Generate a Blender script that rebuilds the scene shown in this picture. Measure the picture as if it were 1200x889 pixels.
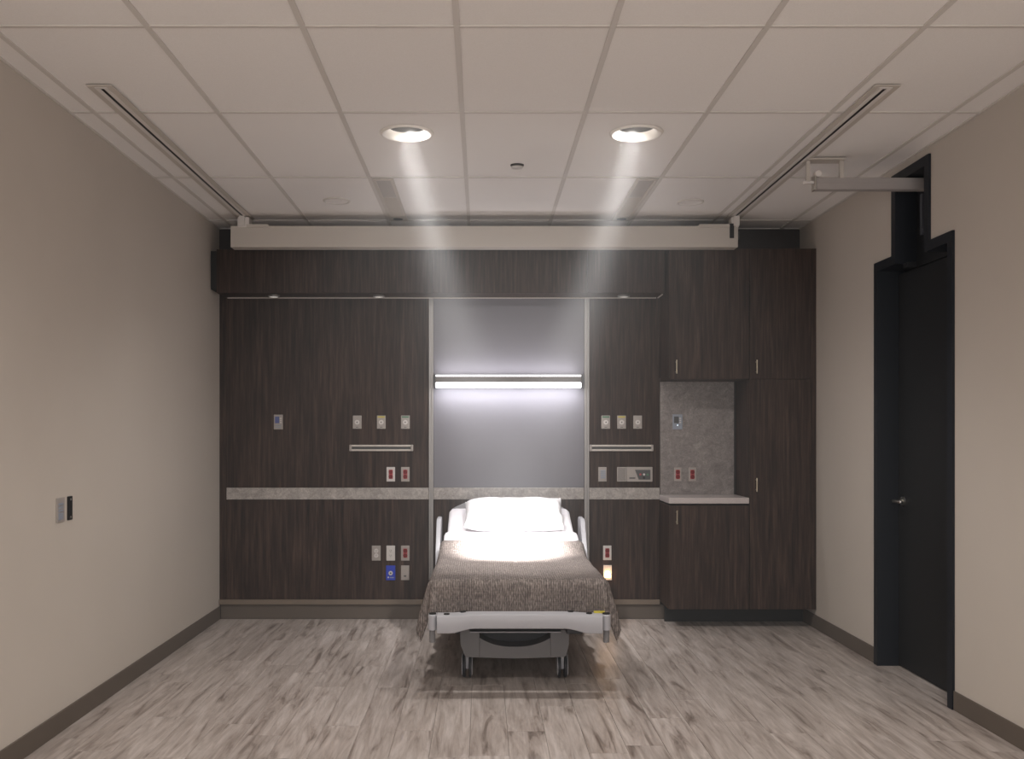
import bpy, bmesh, math, random
from mathutils import Vector, Matrix
random.seed(7)
C = bpy.context.scene.collection
for o in list(bpy.data.objects): bpy.data.objects.remove(o)

# ---------------------------------------------------------------- camera
F, CU, CV, CZ = 1130.0, 565.0, 507.0, 1.455      # focal (px of 1200), principal point, camera height
cam = bpy.data.cameras.new('camera'); co = bpy.data.objects.new('camera', cam); C.objects.link(co)
co.location = (0, 0, CZ); co.rotation_euler = (math.pi/2, 0, 0)
cam.sensor_width = 36; cam.lens = 36*F/1200
cam.shift_x = (600-CU)/1200; cam.shift_y = (CV-444.5)/1200
cam.clip_start = .02
S = bpy.context.scene
S.camera = co
S.view_settings.view_transform = 'Standard'; S.view_settings.look = 'None'
S.view_settings.exposure = 0.0; S.view_settings.gamma = 1.0; S.view_settings.use_curve_mapping = False
S.cycles.use_denoising = True
S.cycles.max_bounces = 8; S.cycles.diffuse_bounces = 5; S.cycles.volume_bounces = 0
S.cycles.caustics_reflective = False; S.cycles.caustics_refractive = False
S.cycles.sample_clamp_indirect = 6.0

# ---------------------------------------------------------------- world
w = bpy.data.worlds.new('world'); S.world = w; w.use_nodes = True
w.node_tree.nodes['Background'].inputs[0].default_value = (.45, .5, .6, 1)
w.node_tree.nodes['Background'].inputs[1].default_value = .3

# ---------------------------------------------------------------- lights of the room
def look(o, tgt):
    d = Vector(tgt)-o.location
    o.rotation_euler = d.to_track_quat('-Z', 'Y').to_euler()
def area(name, loc, tgt, sx, sy, e, col=(1, 1, 1), spread=180):
    l = bpy.data.lights.new(name, 'AREA'); l.shape = 'RECTANGLE'; l.size = sx; l.size_y = sy; l.energy = e; l.color = col
    l.spread = math.radians(spread)
    o = bpy.data.objects.new(name, l); C.objects.link(o); o.location = loc; look(o, tgt); return o
def spot(name, loc, tgt, size, blend, e, col=(1, 1, 1), r=.05):
    l = bpy.data.lights.new(name, 'SPOT'); l.spot_size = math.radians(size); l.spot_blend = blend; l.energy = e; l.color = col
    l.shadow_soft_size = r
    o = bpy.data.objects.new(name, l); C.objects.link(o); o.location = loc; look(o, tgt); return o
WARM = (1.0, .90, .80)
# fill light added behind the camera, set in front of an added window
area('rear_fill', (.2, -1.86, 1.75), (.2, 5, 3.2), 3.6, 1.9, 100, (1.0, .985, .985))
# exam downlights over the bed: aimed beam plus the wide flood of the same lamp
for i, X in enumerate((-.40, .82)):
    spot('exam_beam', (X, 5.13, 3.035), (.20, 6.56, .70), 19, 1.0, 2500, (1, .985, .975), .06)
    spot('exam_beam_soft', (X, 5.13, 3.033), (.20, 6.45, .60), 42, 1.0, 250, (1, .975, .96), .08)
    spot('exam_flood', (X, 5.13, 3.030), (.20, 6.0, .0), 150, .9, 78, (1, .97, .94), .09)
# unseen downlights added out of frame to brighten the near part of the room
ADDED_LAMPS = [(-1.0, 2.0), (1.42, 2.0)]
for X, Y in ADDED_LAMPS:
    spot('added_flood', (X, Y, 3.03), (X, Y, 0), 160, .6, 98, (1, .97, .94), .09)

# ---------------------------------------------------------------- node materials
def lin(r, g, b):
    f = lambda c: (c/255/12.92) if c/255 <= .04045 else ((c/255+.055)/1.055)**2.4
    return (f(r), f(g), f(b), 1)
class M:
    def __init__(s, name, col=(.5, .5, .5, 1), rough=.5, metal=0.0, spec=.5, emit=None, es=0):
        s.m = bpy.data.materials.new(name); s.m.use_nodes = True; s.t = s.m.node_tree; s.b = s.t.nodes['Principled BSDF']
        s.b.inputs['Base Color'].default_value = col; s.b.inputs['Roughness'].default_value = rough
        s.b.inputs['Metallic'].default_value = metal; s.b.inputs['Specular IOR Level'].default_value = spec
        if emit: s.b.inputs['Emission Color'].default_value = emit; s.b.inputs['Emission Strength'].default_value = es
    def n(s, t, **k):
        x = s.t.nodes.new(t)
        for a, v in k.items():
            if a.startswith('i_'): x.inputs[a[2:].replace('_', ' ')].default_value = v
            else: setattr(x, a, v)
        return x
    def l(s, a, b): s.t.links.new(a, b)
    def coord(s, scale, offset_random=False, src='pos', rot=(0, 0, 0)):
        if src == 'pos': c = s.n('ShaderNodeNewGeometry').outputs['Position']
        else: c = s.n('ShaderNodeTexCoord').outputs['Object']
        mp = s.n('ShaderNodeMapping'); mp.inputs['Scale'].default_value = scale; mp.inputs['Rotation'].default_value = rot
        if offset_random:
            r = s.n('ShaderNodeObjectInfo').outputs['Random']
            vm = s.n('ShaderNodeVectorMath', operation='MULTIPLY'); s.l(r, vm.inputs[0]); vm.inputs[1].default_value = (37, 91, 53)
            va = s.n('ShaderNodeVectorMath', operation='ADD'); s.l(c, va.inputs[0]); s.l(vm.outputs[0], va.inputs[1]); c = va.outputs[0]
        s.l(c, mp.inputs['Vector']); return mp.outputs[0]
    def noise(s, vec, scale, detail=4, rough=.55, dist=0.0):
        x = s.n('ShaderNodeTexNoise'); x.inputs['Scale'].default_value = scale; x.inputs['Detail'].default_value = detail
        x.inputs['Roughness'].default_value = rough; x.inputs['Distortion'].default_value = dist
        s.l(vec, x.inputs['Vector']); return x.outputs['Fac']
    def ramp(s, fac, stops):
        r = s.n('ShaderNodeValToRGB'); e = r.color_ramp.elements
        while len(e) < len(stops): e.new(.5)
        for i, (p, c) in enumerate(stops): e[i].position = p; e[i].color = c
        s.l(fac, r.inputs[0]); return r.outputs[0]
    def mix(s, a, b, f, mode='MIX'):
        x = s.n('ShaderNodeMix', data_type='RGBA', blend_type=mode)
        for i, v in ((0, f), (6, a), (7, b)):
            if hasattr(v, 'links') or hasattr(v, 'is_linked'): s.l(v, x.inputs[i])
            else: x.inputs[i].default_value = v
        return x.outputs[2]
    def bump(s, h, strength=.2, dist=.01):
        b = s.n('ShaderNodeBump'); b.inputs['Strength'].default_value = strength; b.inputs['Distance'].default_value = dist
        s.l(h, b.inputs['Height']); s.l(b.outputs[0], s.b.inputs['Normal'])
    def color(s, c): s.l(c, s.b.inputs['Base Color'])
# painted walls
mWall = M('wall_paint', lin(190, 180, 167), .75, spec=.25)
v = mWall.coord((1, 1, 1)); mWall.bump(mWall.noise(v, 260, 2), .06, .002)
mWall.color(mWall.ramp(mWall.noise(v, 1.3, 3), [(.3, lin(189, 180, 170)), (.7, lin(194, 185, 175))]))
# ceiling
mTile = M('ceiling_tile', lin(212, 202, 190), .9, spec=.1)
v = mTile.coord((1, 1, 1)); nf = mTile.noise(v, 180, 5, .7); mTile.bump(nf, .08, .002)
mTile.color(mTile.ramp(nf, [(.35, lin(238, 234, 230)), (.6, lin(243, 239, 236))]))
mGrid = M('grid_metal', lin(212, 206, 200), .6)
mSlab = M('slab', lin(90, 86, 80), .9)
# wood laminate, vertical grain
def wood(name, k=1.0):   # k scales the laminate colours
    m = M(name, rough=.5, spec=.18)
    v = m.coord((1, 1, .05), True); a = m.noise(v, 55, 6, .62, .25)
    v2 = m.coord((1, 1, .10), True); b = m.noise(v2, 6.5, 3, .5, 1.6)
    v3 = m.coord((1, 1, .02), True); c = m.noise(v3, 160, 2, .5)
    s = lambda r, g, bl: tuple(x*k for x in lin(r, g, bl)[:3])+(1,)
    ca = m.ramp(a, [(.30, s(48, 34, 29)), (.5, s(82, 62, 54)), (.70, s(118, 94, 82))])
    cb = m.ramp(b, [(.35, (.80, .79, .78, 1)), (.65, (1.08, 1.07, 1.06, 1))])
    cc = m.ramp(c, [(.3, (.80, .80, .80, 1)), (.7, (1.1, 1.1, 1.1, 1))])
    x = m.mix(ca, cb, .8, 'MULTIPLY'); m.color(m.mix(x, cc, .7, 'MULTIPLY'))
    m.bump(c, .05, .001); return m
mWood = wood('dark_wood_laminate', .47)
mWoodDark = M('dark_reveal', lin(40, 32, 29), .6)
# stone
def stone(name, c1, c2, c3):
    m = M(name, rough=.4)
    v = m.coord((1, 1, 1)); a = m.noise(v, 16, 9, .75, 1.0); b = m.noise(v, 90, 5, .75, 1.0)
    x = m.ramp(a, [(.32, c1), (.5, c2), (.68, c3)])
    y = m.ramp(b, [(.36, (.62, .62, .62, 1)), (.62, (1.22, 1.22, 1.21, 1))])
    m.color(m.mix(x, y, .75, 'MULTIPLY')); return m
mStone = stone('travertine_laminate', lin(138, 131, 127), lin(162, 155, 150), lin(190, 183, 178))
mStone2 = stone('grey_splash_laminate', lin(108, 101, 99), lin(130, 122, 119), lin(154, 146, 142))
mTop = M('solid_worktop', lin(205, 195, 190), .35)
v = mTop.coord((1, 1, 1)); mTop.color(mTop.ramp(mTop.noise(v, 300, 3), [(.4, lin(178, 168, 165)), (.6, lin(192, 183, 180))]))
mGlass = M('lavender_grey_back_panel', lin(118, 116, 122), .45, spec=.3)
mAlu = M('anodised_aluminium', lin(150, 146, 143), .38, .6)
mAluW = M('painted_aluminium', lin(198, 190, 181), .5, .0)
mTrackM = M('track_metal', lin(222, 216, 211), .5, .0)
mChrome = M('brushed_chrome', lin(200, 196, 188), .28, 1)
mBrass = M('satin_nickel', lin(188, 176, 155), .32, 1)
mBase = M('vinyl_base', lin(98, 89, 81), .6, spec=.25)
mLedge = M('ledge_trim', lin(116, 103, 90), .5)
mDoor = M('black_blue_door', lin(30, 31, 33), .5, spec=.25)
mFrame = M('black_blue_frame', lin(22, 26, 33), .5, spec=.3)
mBlack = M('black_slot', lin(14, 13, 13), .6)
mPlate = M('grey_plate', lin(160, 152, 146), .4, .1)
mPlateW = M('white_plate', lin(205, 200, 196), .35)
mPlateB = M('bluish_plate', lin(142, 148, 160), .3)
mBlue = M('blue_plate', lin(20, 52, 175), .35)
mRed = M('red_socket', lin(120, 4, 16), .4, spec=.25)
mPink = M('red_surround', lin(170, 70, 76), .4)
mYel = M('yellow_band', lin(190, 175, 60), .45)
mGrn = M('green_band', lin(70, 120, 90), .45)
mLcd = M('lcd_glass', lin(88, 98, 150), .2)
mDkGrey = M('dark_grey_plastic', lin(70, 70, 70), .45)
mLed = M('led_dot', lin(220, 240, 255), .3, emit=(.75, .9, 1, 1), es=1.3)
mNight = M('night_light_lens', lin(255, 225, 180), .3, emit=(1, .62, .30, 1), es=9)
mLamp = M('lamp_lens', (1, 1, 1, 1), .4, emit=(1, .95, .9, 1), es=30)
mOver = M('overbed_lens', (1, 1, 1, 1), .4, emit=(.93, .93, 1.0, 1), es=5)
mReflect = M('lamp_reflector', lin(120, 119, 118), .3, .8)
mTrim = M('lamp_trim', lin(240, 235, 228), .4)
mPuck = M('puck_lens', lin(165, 158, 150), .4, emit=(1, .93, .85, 1), es=.5)  # faint emission stands in for light reflected off the puck
mCan = M('lamp_can', lin(60, 60, 60), .5, .4)
mMesh = M('vent_mesh', lin(176, 169, 163), .6, .0)
mMesh2 = M('vent_blades', lin(196, 190, 184), .55, .0)
# bed
mBed = M('bed_plastic', lin(168, 167, 171), .42, spec=.3)
mBed2 = M('bed_grey_plastic', lin(120, 118, 119), .5, spec=.3)
mMetal = M('dark_bed_metal', lin(52, 52, 54), .5, .3)
mTyre = M('tyre', lin(52, 53, 56), .55)
mSheet = M('white_cotton', lin(232, 229, 232), .85, spec=.2)
v = mSheet.coord((1, 1, 1)); mSheet.bump(mSheet.noise(v, 9, 4, .5, .6), .25, .03)
mPil = M('pillow_cotton', lin(238, 236, 238), .85, spec=.2)
v = mPil.coord((1, 1, 1)); mPil.bump(mPil.noise(v, 11, 4, .55, .8), .35, .03)
mBlan = M('woven_blanket', rough=.95, spec=.1)
v = mBlan.coord((1, .22, .22), src='obj'); a = mBlan.noise(v, 210, 1, .4)
v2 = mBlan.coord((.12, 1, 1), src='obj'); b = mBlan.noise(v2, 130, 3, .6)
v3 = mBlan.coord((1, 1, 1), src='obj'); c_ = mBlan.noise(v3, 5, 3, .5)
x = mBlan.ramp(a, [(.36, lin(99, 92, 89)), (.52, lin(118, 110, 106)), (.66, lin(142, 133, 128))])
y = mBlan.ramp(b, [(.35, (.82, .81, .81, 1)), (.62, (1.10, 1.09, 1.08, 1))])
z = mBlan.ramp(c_, [(.3, (.85, .85, .86, 1)), (.7, (1.06, 1.06, 1.05, 1))])
wv = mBlan.n('ShaderNodeTexWave', bands_direction='X'); mBlan.l(mBlan.coord((1, 1, 1), src='obj'), wv.inputs['Vector'])
wv.inputs['Scale'].default_value = 24; wv.inputs['Distortion'].default_value = .6; wv.inputs['Detail'].default_value = 2
rb = mBlan.ramp(wv.outputs['Fac'], [(.1, (.80, .795, .79, 1)), (.8, (1.13, 1.13, 1.13, 1))])
mBlan.color(mBlan.mix(mBlan.mix(mBlan.mix(x, y, .85, 'MULTIPLY'), z, 1, 'MULTIPLY'), rb, 1, 'MULTIPLY'))
mx = mBlan.n('ShaderNodeMath', operation='ADD'); mBlan.l(a, mx.inputs[0]); mBlan.l(b, mx.inputs[1]); mBlan.bump(mx.outputs[0], .5, .003)
# floor planks
mFloor = M('vinyl_plank', rough=.36, spec=.42)
v = mFloor.coord((1, .10, 1), True); a = mFloor.noise(v, 19, 6, .62, .8)
v2 = mFloor.coord((1, .07, 1), True); b = mFloor.noise(v2, 60, 4, .6, .4)
v3 = mFloor.coord((1, .30, 1), True); c_ = mFloor.noise(v3, 3.2, 3, .5, .8)
x = mFloor.ramp(a, [(.30, lin(116, 104, 97)), (.44, lin(166, 155, 148)), (.60, lin(188, 178, 172)), (.75, lin(198, 189, 184))])
y = mFloor.ramp(b, [(.3, (.80, .79, .78, 1)), (.65, (1.08, 1.08, 1.08, 1))])
z = mFloor.ramp(c_, [(.35, (.93, .925, .92, 1)), (.65, (1.04, 1.04, 1.04, 1))])
rnd = mFloor.n('ShaderNodeObjectInfo').outputs['Random']
q = mFloor.ramp(rnd, [(0, (.94, .935, .93, 1)), (1, (1.03, 1.03, 1.03, 1))])
mFloor.color(mFloor.mix(mFloor.mix(mFloor.mix(x, y, .8, 'MULTIPLY'), z, .9, 'MULTIPLY'), q, .9, 'MULTIPLY'))
mFloor.bump(b, .10, .002)
mJoint = M('floor_substrate', lin(70, 62, 56), .8)

# ---------------------------------------------------------------- mesh helpers
def U(u, Y): return (u-CU)*Y/F           # world X of photo column u on the plane at depth Y
def V(v, Y): return CZ-(v-CV)*Y/F        # world Z of photo row v on the plane at depth Y
def box(bm, x0, x1, y0, y1, z0, z1, bev=0.0, seg=2, rot=None):
    if x0 > x1: x0, x1 = x1, x0
    if y0 > y1: y0, y1 = y1, y0
    if z0 > z1: z0, z1 = z1, z0
    vs = [bm.verts.new((x, y, z)) for x in (x0, x1) for y in (y0, y1) for z in (z0, z1)]
    fs = [bm.faces.new([vs[i] for i in q]) for q in ((0, 1, 3, 2), (4, 6, 7, 5), (0, 4, 5, 1), (2, 3, 7, 6), (0, 2, 6, 4), (1, 5, 7, 3))]
    if bev > 0:
        bev = min(bev, .45*min(x1-x0, y1-y0, z1-z0))
        es = list({e for f in fs for e in f.edges})
        bmesh.ops.bevel(bm, geom=es, offset=bev, segments=seg, affect='EDGES', profile=.5)
    return bm
def cyl(bm, p, q, r, n=20, r2=None, cap=True):
    p, q = Vector(p), Vector(q); d = (q-p).normalized(); r2 = r if r2 is None else r2
    a = d.orthogonal().normalized(); b = d.cross(a)
    A = [bm.verts.new(p+(a*math.cos(t)+b*math.sin(t))*r) for t in (2*math.pi*i/n for i in range(n))]
    B = [bm.verts.new(q+(a*math.cos(t)+b*math.sin(t))*r2) for t in (2*math.pi*i/n for i in range(n))]
    for i in range(n): bm.faces.new((A[i], A[(i+1) % n], B[(i+1) % n], B[i]))
    if cap: bm.faces.new(A[::-1]); bm.faces.new(B)
    return bm
def lathe(bm, cx, cy, prof, n=40):       # prof: list of (radius, z)
    rings = []
    for r, z in prof:
        rings.append([bm.verts.new((cx+r*math.cos(2*math.pi*i/n), cy+r*math.sin(2*math.pi*i/n), z)) for i in range(n)])
    for A, B in zip(rings, rings[1:]):
        for i in range(n): bm.faces.new((A[i], A[(i+1) % n], B[(i+1) % n], B[i]))
    return rings
def prism(bm, pts, axis, a0, a1):        # polygon extruded along an axis; pts in the two other coordinates in order
    def mk(p, a):
        return {'x': (a, p[0], p[1]), 'y': (p[0], a, p[1]), 'z': (p[0], p[1], a)}[axis]
    A = [bm.verts.new(mk(p, a0)) for p in pts]; B = [bm.verts.new(mk(p, a1)) for p in pts]
    n = len(pts)
    for i in range(n): bm.faces.new((A[i], A[(i+1) % n], B[(i+1) % n], B[i]))
    bm.faces.new(A[::-1]); bm.faces.new(B); return bm
def worldpos(o):
    p = Vector(o.location)
    while o.parent: o = o.parent; p += o.location
    return p
def fin(name, bm, mat, parent=None, origin=None, smooth=False, label=None):
    """bmesh in world coordinates -> one mesh object"""
    if origin is None:
        if parent is not None: origin = worldpos(parent)
        else:
            xs = [v.co for v in bm.verts]
            lo = Vector([min(c[i] for c in xs) for i in range(3)]); hi = Vector([max(c[i] for c in xs) for i in range(3)])
            origin = Vector(((lo.x+hi.x)/2, (lo.y+hi.y)/2, lo.z))
    origin = Vector(origin)
    bmesh.ops.recalc_face_normals(bm, faces=bm.faces)
    for v_ in bm.verts: v_.co -= origin
    me = bpy.data.meshes.new(name); bm.to_mesh(me); bm.free()
    me.materials.append(mat.m)
    if smooth:
        for p in me.polygons: p.use_smooth = True
        try: me.set_sharp_from_angle(angle=math.radians(38))
        except Exception: pass
    o = bpy.data.objects.new(name, me); C.objects.link(o)
    if parent is not None:
        o.parent = parent; o.location = origin-worldpos(parent)
    else: o.location = origin
    if label: o['label'] = label
    return o
def thing(name, label, cat, loc, group=None):
    o = bpy.data.objects.new(name, None); C.objects.link(o); o.empty_display_size = .05
    o.location = loc; o['label'] = label; o['category'] = cat
    if group: o['group'] = group
    return o
def tag(o, label, cat, group=None):
    o['label'] = label; o['category'] = cat
    if group: o['group'] = group
    return o
def struct(o): o['kind'] = 'structure'; return o
def BX(*a, **k): return box(bmesh.new(), *a, **k)

# ================================================================ ROOM SHELL
XL, XR, YB, YF, ZC = -2.055, 2.483, 7.54, -2.0, 3.05
floor = struct(fin('floor', BX(XL-.2, XR+.2, YF-.1, YB+.2, -.12, -.006), mJoint)); floor['label'] = 'grey brown wood look vinyl plank floor'; floor['category'] = 'floor'
PW, PL = .1815, 1.22
ncol = 25
x = XL
pm = {}
for ci in range(ncol):
    x0, x1 = XL+ci*PW, min(XL+(ci+1)*PW, XR)
    off = random.uniform(.15, PL)
    y = YF; first = True
    while y < YB-.001:
        y1 = min(YB, y+(off if first else PL)); first = False
        if YB-y1 < .12: y1 = YB
        key = (round(x1-x0, 3), round(y1-y, 3))
        g = .0006
        if key not in pm:
            bm = BX(g, x1-x0-g, g, y1-y-g, -.005, 0, bev=.0008, seg=1)
            o = fin('plank', bm, mFloor, floor, origin=(0, 0, 0)); pm[key] = o.data
            o.location = Vector((x0, y, 0))-worldpos(floor)
        else:
            o = bpy.data.objects.new('plank', pm[key]); C.objects.link(o); o.parent = floor; o.location = Vector((x0, y, 0))-worldpos(floor)
        y = y1
o = fin('plank', BX(XR+.0006, XR+.178, 5.066, 6.079, -.005, 0), mFloor, floor); o['label'] = 'threshold piece in the doorway'
# ceiling: slab above, lay-in tiles and tee bars as pieces
ceiling = struct(fin('ceiling', BX(XL-.2, XR+.2, YF-.1, YB+.2, 3.30, 3.40), mSlab)); ceiling['label'] = 'suspended off-white tile ceiling with tee grid'; ceiling['category'] = 'ceiling'
GX = [XL, -1.93, -1.315, -.705, -.10, .514, 1.119, 1.738, 2.333, XR]
GY = [YF, -1.08, .13, 1.35, 2.57, 3.785, 4.80, 6.02, 7.24, YB]
LAMPS = [(-.40, 5.13), (.82, 5.13)]+ADDED_LAMPS
LR = .125
tm = {}
for i in range(9):
    for j in range(9):
        x0, x1, y0, y1 = GX[i]+.003, GX[i+1]-.003, GY[j]+.003, GY[j+1]-.003
        holes = [l for l in LAMPS if x0 < l[0] < x1 and y0 < l[1] < y1]
        bm = bmesh.new()
        if holes:
            hx, hy = holes[0]; n = 48
            def hit(t):
                c, s = math.cos(t), math.sin(t); k = 1e9
                if c > 1e-9: k = min(k, (x1-hx)/c)
                if c < -1e-9: k = min(k, (x0-hx)/c)
                if s > 1e-9: k = min(k, (y1-hy)/s)
                if s < -1e-9: k = min(k, (y0-hy)/s)
                return hx+c*k, hy+s*k
            ts = sorted([2*math.pi*a/n for a in range(n)]+[math.atan2(cy-hy, cx-hx) % (2*math.pi) for cx in (x0, x1) for cy in (y0, y1)])
            rs = []
            for t in ts:
                hc = (hx+LR*math.cos(t), hy+LR*math.sin(t)); ho = hit(t)
                rs.append([bm.verts.new((*hc, ZC+.002)), bm.verts.new((*ho, ZC+.002)), bm.verts.new((*ho, ZC+.017)), bm.verts.new((*hc, ZC+.017))])
            for a in range(len(ts)):
                A, B = rs[a], rs[(a+1) % len(ts)]
                for e in range(4): bm.faces.new((A[e], B[e], B[(e+1) % 4], A[(e+1) % 4]))
            fin('ceiling_tile', bm, mTile, ceiling)
        else:
            box(bm, x0, x1, y0, y1, ZC+.002, ZC+.017, bev=.002, seg=1); fin('ceiling_tile', bm, mTile, ceiling)
for X in GX: fin('grid_bar', BX(max(X-.012, XL), min(X+.012, XR), YF, YB, ZC-.004, ZC+.0015), mGrid, ceiling)
for Y in GY: fin('grid_bar', BX(XL, XR, Y-.010, min(Y+.010, YB), ZC-.0032, ZC+.0015), mGrid, ceiling)
# walls
o = struct(fin('wall_left', BX(XL-.15, XL, YF, YB+.1, 0, 3.3), mWall)); o['label'] = 'long beige painted wall on the left'; o['category'] = 'wall'
DY0, DY1, DZ = 5.065, 6.08, 2.52
NY0, NY1, NZ = 5.334, 5.821, 3.0
bm = bmesh.new(); WR = XR+.18
box(bm, XR, WR, YF, DY0, 0, 3.3); box(bm, XR, WR, DY1, YB+.1, 0, 3.3)
box(bm, XR, WR, DY0, NY0, DZ, 3.3); box(bm, XR, WR, NY1, DY1, DZ, 3.3); box(bm, XR, WR, NY0, NY1, NZ, 3.3)
bmesh.ops.remove_doubles(bm, verts=bm.verts, dist=1e-5)
o = struct(fin('wall_right', bm, mWall)); o['label'] = 'beige painted wall with the black door on the right'; o['category'] = 'wall'
bm = bmesh.new()
WX0, WX1, WZ0, WZ1 = -1.6, 2.0, .8, 2.7
box(bm, XL, XR, YF-.15, YF, 0, WZ0); box(bm, XL, XR, YF-.15, YF, WZ1, 3.3); box(bm, XL, WX0, YF-.15, YF, WZ0, WZ1); box(bm, WX1, XR, YF-.15, YF, WZ0, WZ1)
o = struct(fin('wall_front', bm, mWall)); o['label'] = 'beige wall behind the camera holding the added window'; o['category'] = 'wall'
bm = bmesh.new()
for xa in (WX0, .2-.025, WX1-.05): box(bm, xa, xa+.05, YF-.12, YF-.04, WZ0, WZ1)
for za in (WZ0, WZ1-.05): box(bm, WX0, WX1, YF-.12, YF-.04, za, za+.05)
o = struct(fin('added_window_1', bm, mAlu)); o['label'] = 'wide aluminium window added out of view behind the camera'; o['category'] = 'window'  # unseen window, added to give the rear fill light a source
fin('pane', BX(WX0+.05, .175, YF-.085, YF-.078, WZ0+.05, WZ1-.05), M('window_glass', lin(190, 200, 210), .05), o)
fin('pane', BX(.225, WX1-.05, YF-.085, YF-.078, WZ0+.05, WZ1-.05), bpy.data.materials and M('window_glass', lin(190, 200, 210), .05), o)

# ---------------- headwall
wb = struct(fin('wall_back', BX(XL-.15, XR+.15, YB+.02, YB+.16, 0, 3.3), mWoodDark)); wb['label'] = 'dark wood panelled headwall behind the bed'; wb['category'] = 'wall'
zT, zS1, zS0, zP0 = V(346, YB), V(571.3, YB), V(585, YB), V(702, YB)
xa, xb = U(265.5, YB), U(502.5, YB)
xc, xd = U(508, YB), U(684.5, YB)
xe, xf = U(690.5, YB), U(773, YB)
fin('filler_strip', BX(XL, xa-.001, YB+.006, YB+.02, zP0, zT+.01), mWood, wb)
def panel(x0, x1, z0, z1, m=mWood, name='wood_panel', y=YB): return fin(name, BX(x0, x1, y, YB+.02, z0, z1, bev=.0015, seg=1), m, wb)
g = .0015
panel(xa, xb, zS1+g, zT+.02); panel(xa, xb, zP0, zS0-g)
panel(xc, xd, zP0, zS0-g)
panel(xe, xf, zS1+g, zT+.02); panel(xe, xf, zP0, zS0-g)
panel(xc, xd, zS1+g, zT+.02, mGlass, 'coloured_panel')['label'] = 'smooth lavender grey panel'
for a0, a1 in ((xa, xb), (xc, xd), (xe, xf)):
    fin('stone_band', BX(a0, a1, YB-.004, YB+.02, zS0, zS1, bev=.002, seg=1), mStone, wb)['label'] = 'mottled grey stone look band'
for a0, a1 in ((xb, xc), (xd, xe)):
    bm = bmesh.new(); w_ = a1-a0
    box(bm, a0+.001, a0+w_*.36, YB-.012, YB+.02, zP0, zT+.005, bev=.002); box(bm, a0+w_*.64, a1-.001, YB-.012, YB+.02, zP0, zT+.005, bev=.002)
    box(bm, a0+.002, a1-.002, YB, YB+.02, zP0, zT+.005)
    fin('channel_strip', bm, mAlu, wb)['label'] = 'vertical aluminium channel strip'
# upper wood closure above header and over cabinets
fin('wood_panel', BX(XL, XR, YB-.0, YB+.02, V(346, YB)+.021, ZC-.005), mWoodDark, wb)
# splash panel
CY = 7.158                                  # front plane of the cabinets
cX0, cX1 = 1.388, 1.983
zW = V(583, CY)
fin('splash_panel', BX(U(773.5, YB), 1.968, YB-.008, YB+.02, zW, V(447, YB)+.03, bev=.001, seg=1), mStone2, wb)['label'] = 'mottled grey splashback panel above the worktop'
# baseboards
def base(name, bm, label):
    o = struct(fin(name, bm, mBase)); o['label'] = label; o['category'] = 'baseboard'; return o
bm = bmesh.new(); box(bm, XL, XL+.009, YF, YB, 0, .1016, bev=.003); base('baseboard_left', bm, 'brown vinyl baseboard along the left wall')
bm = bmesh.new(); box(bm, XR-.009, XR, YF, DY0, 0, .1016, bev=.003); box(bm, XR-.009, XR, DY1, YB, 0, .1016, bev=.003); base('baseboard_right', bm, 'brown vinyl baseboard along the right wall')
bm = bmesh.new(); box(bm, XL+.01, XR-.01, YB+.004, YB+.02, 0, .112, bev=.002); base('baseboard_back', bm, 'brown vinyl baseboard under the headwall panels')
bm = bmesh.new(); box(bm, XL, 1.388, YB-.016, YB+.02, .115, zP0-.001, bev=.003); o = struct(fin('trim_1', bm, mLedge)); o['label'] = 'pale brown ledge trim above the baseboard'; o['category'] = 'trim'

# ---------------- header cabinet over the headwall
HY = 7.27
hx0, hx1 = U(253.5, HY), U(779, HY)
hz0, hz1 = V(343, HY), V(292, HY)
t = thing('header_cabinet', 'long dark wood header box over the headwall with small puck lights below', 'cabinet', ((hx0+hx1)/2, (HY+YB)/2, hz0))
fin('body', BX(hx0, hx1, HY+.018, YB-.014, hz0, hz1), mWood, t)
seams = [253.5, 379.5, 507, 688.5, 779]
for a, b in zip(seams, seams[1:]):
    fin('front_panel', BX(U(a, HY)+.0012, U(b, HY)-.0012, HY, HY+.0175, hz0, hz1, bev=.001, seg=1), mWood, t)
fin('edge_trim', BX(hx0+.02, hx1-.02, YB-.03, YB-.012, hz0-.008, hz0-.0005), mAluW, t)
fin('edge_trim', BX(hx1-.012, hx1-.004, HY+.05, YB-.03, hz0-.008, hz0-.0005), mAluW, t)
o = struct(fin('trim_2', BX(XL+.0005, hx0-.001, HY+.03, YB-.001, hz0+.03, ZC-.22), mBlack)); o['label'] = 'black reveal between header cabinet and left wall'; o['category'] = 'trim'
for u_, lb in ((321, 'round flush puck light nearest the left wall under the header'), (444, 'round flush puck light under the header, left of the lavender panel'), (731, 'round flush puck light under the header, right of the lavender panel')):
    X = U(u_, 7.41)
    p = thing('puck_light', lb, 'light', (X, 7.41, hz0-.006), 'puck lights under the header cabinet')
    bm = bmesh.new(); r = lathe(bm, X, 7.41, [(.034, hz0-.0005), (.046, hz0-.0005), (.046, hz0-.012), (.038, hz0-.014), (.034, hz0-.010)], 28); fin('trim_ring', bm, mAlu, p)
    bm = bmesh.new(); cyl(bm, (X, 7.41, hz0-.001), (X, 7.41, hz0-.0115), .034, 28); fin('lens', bm, mPuck, p)

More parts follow.
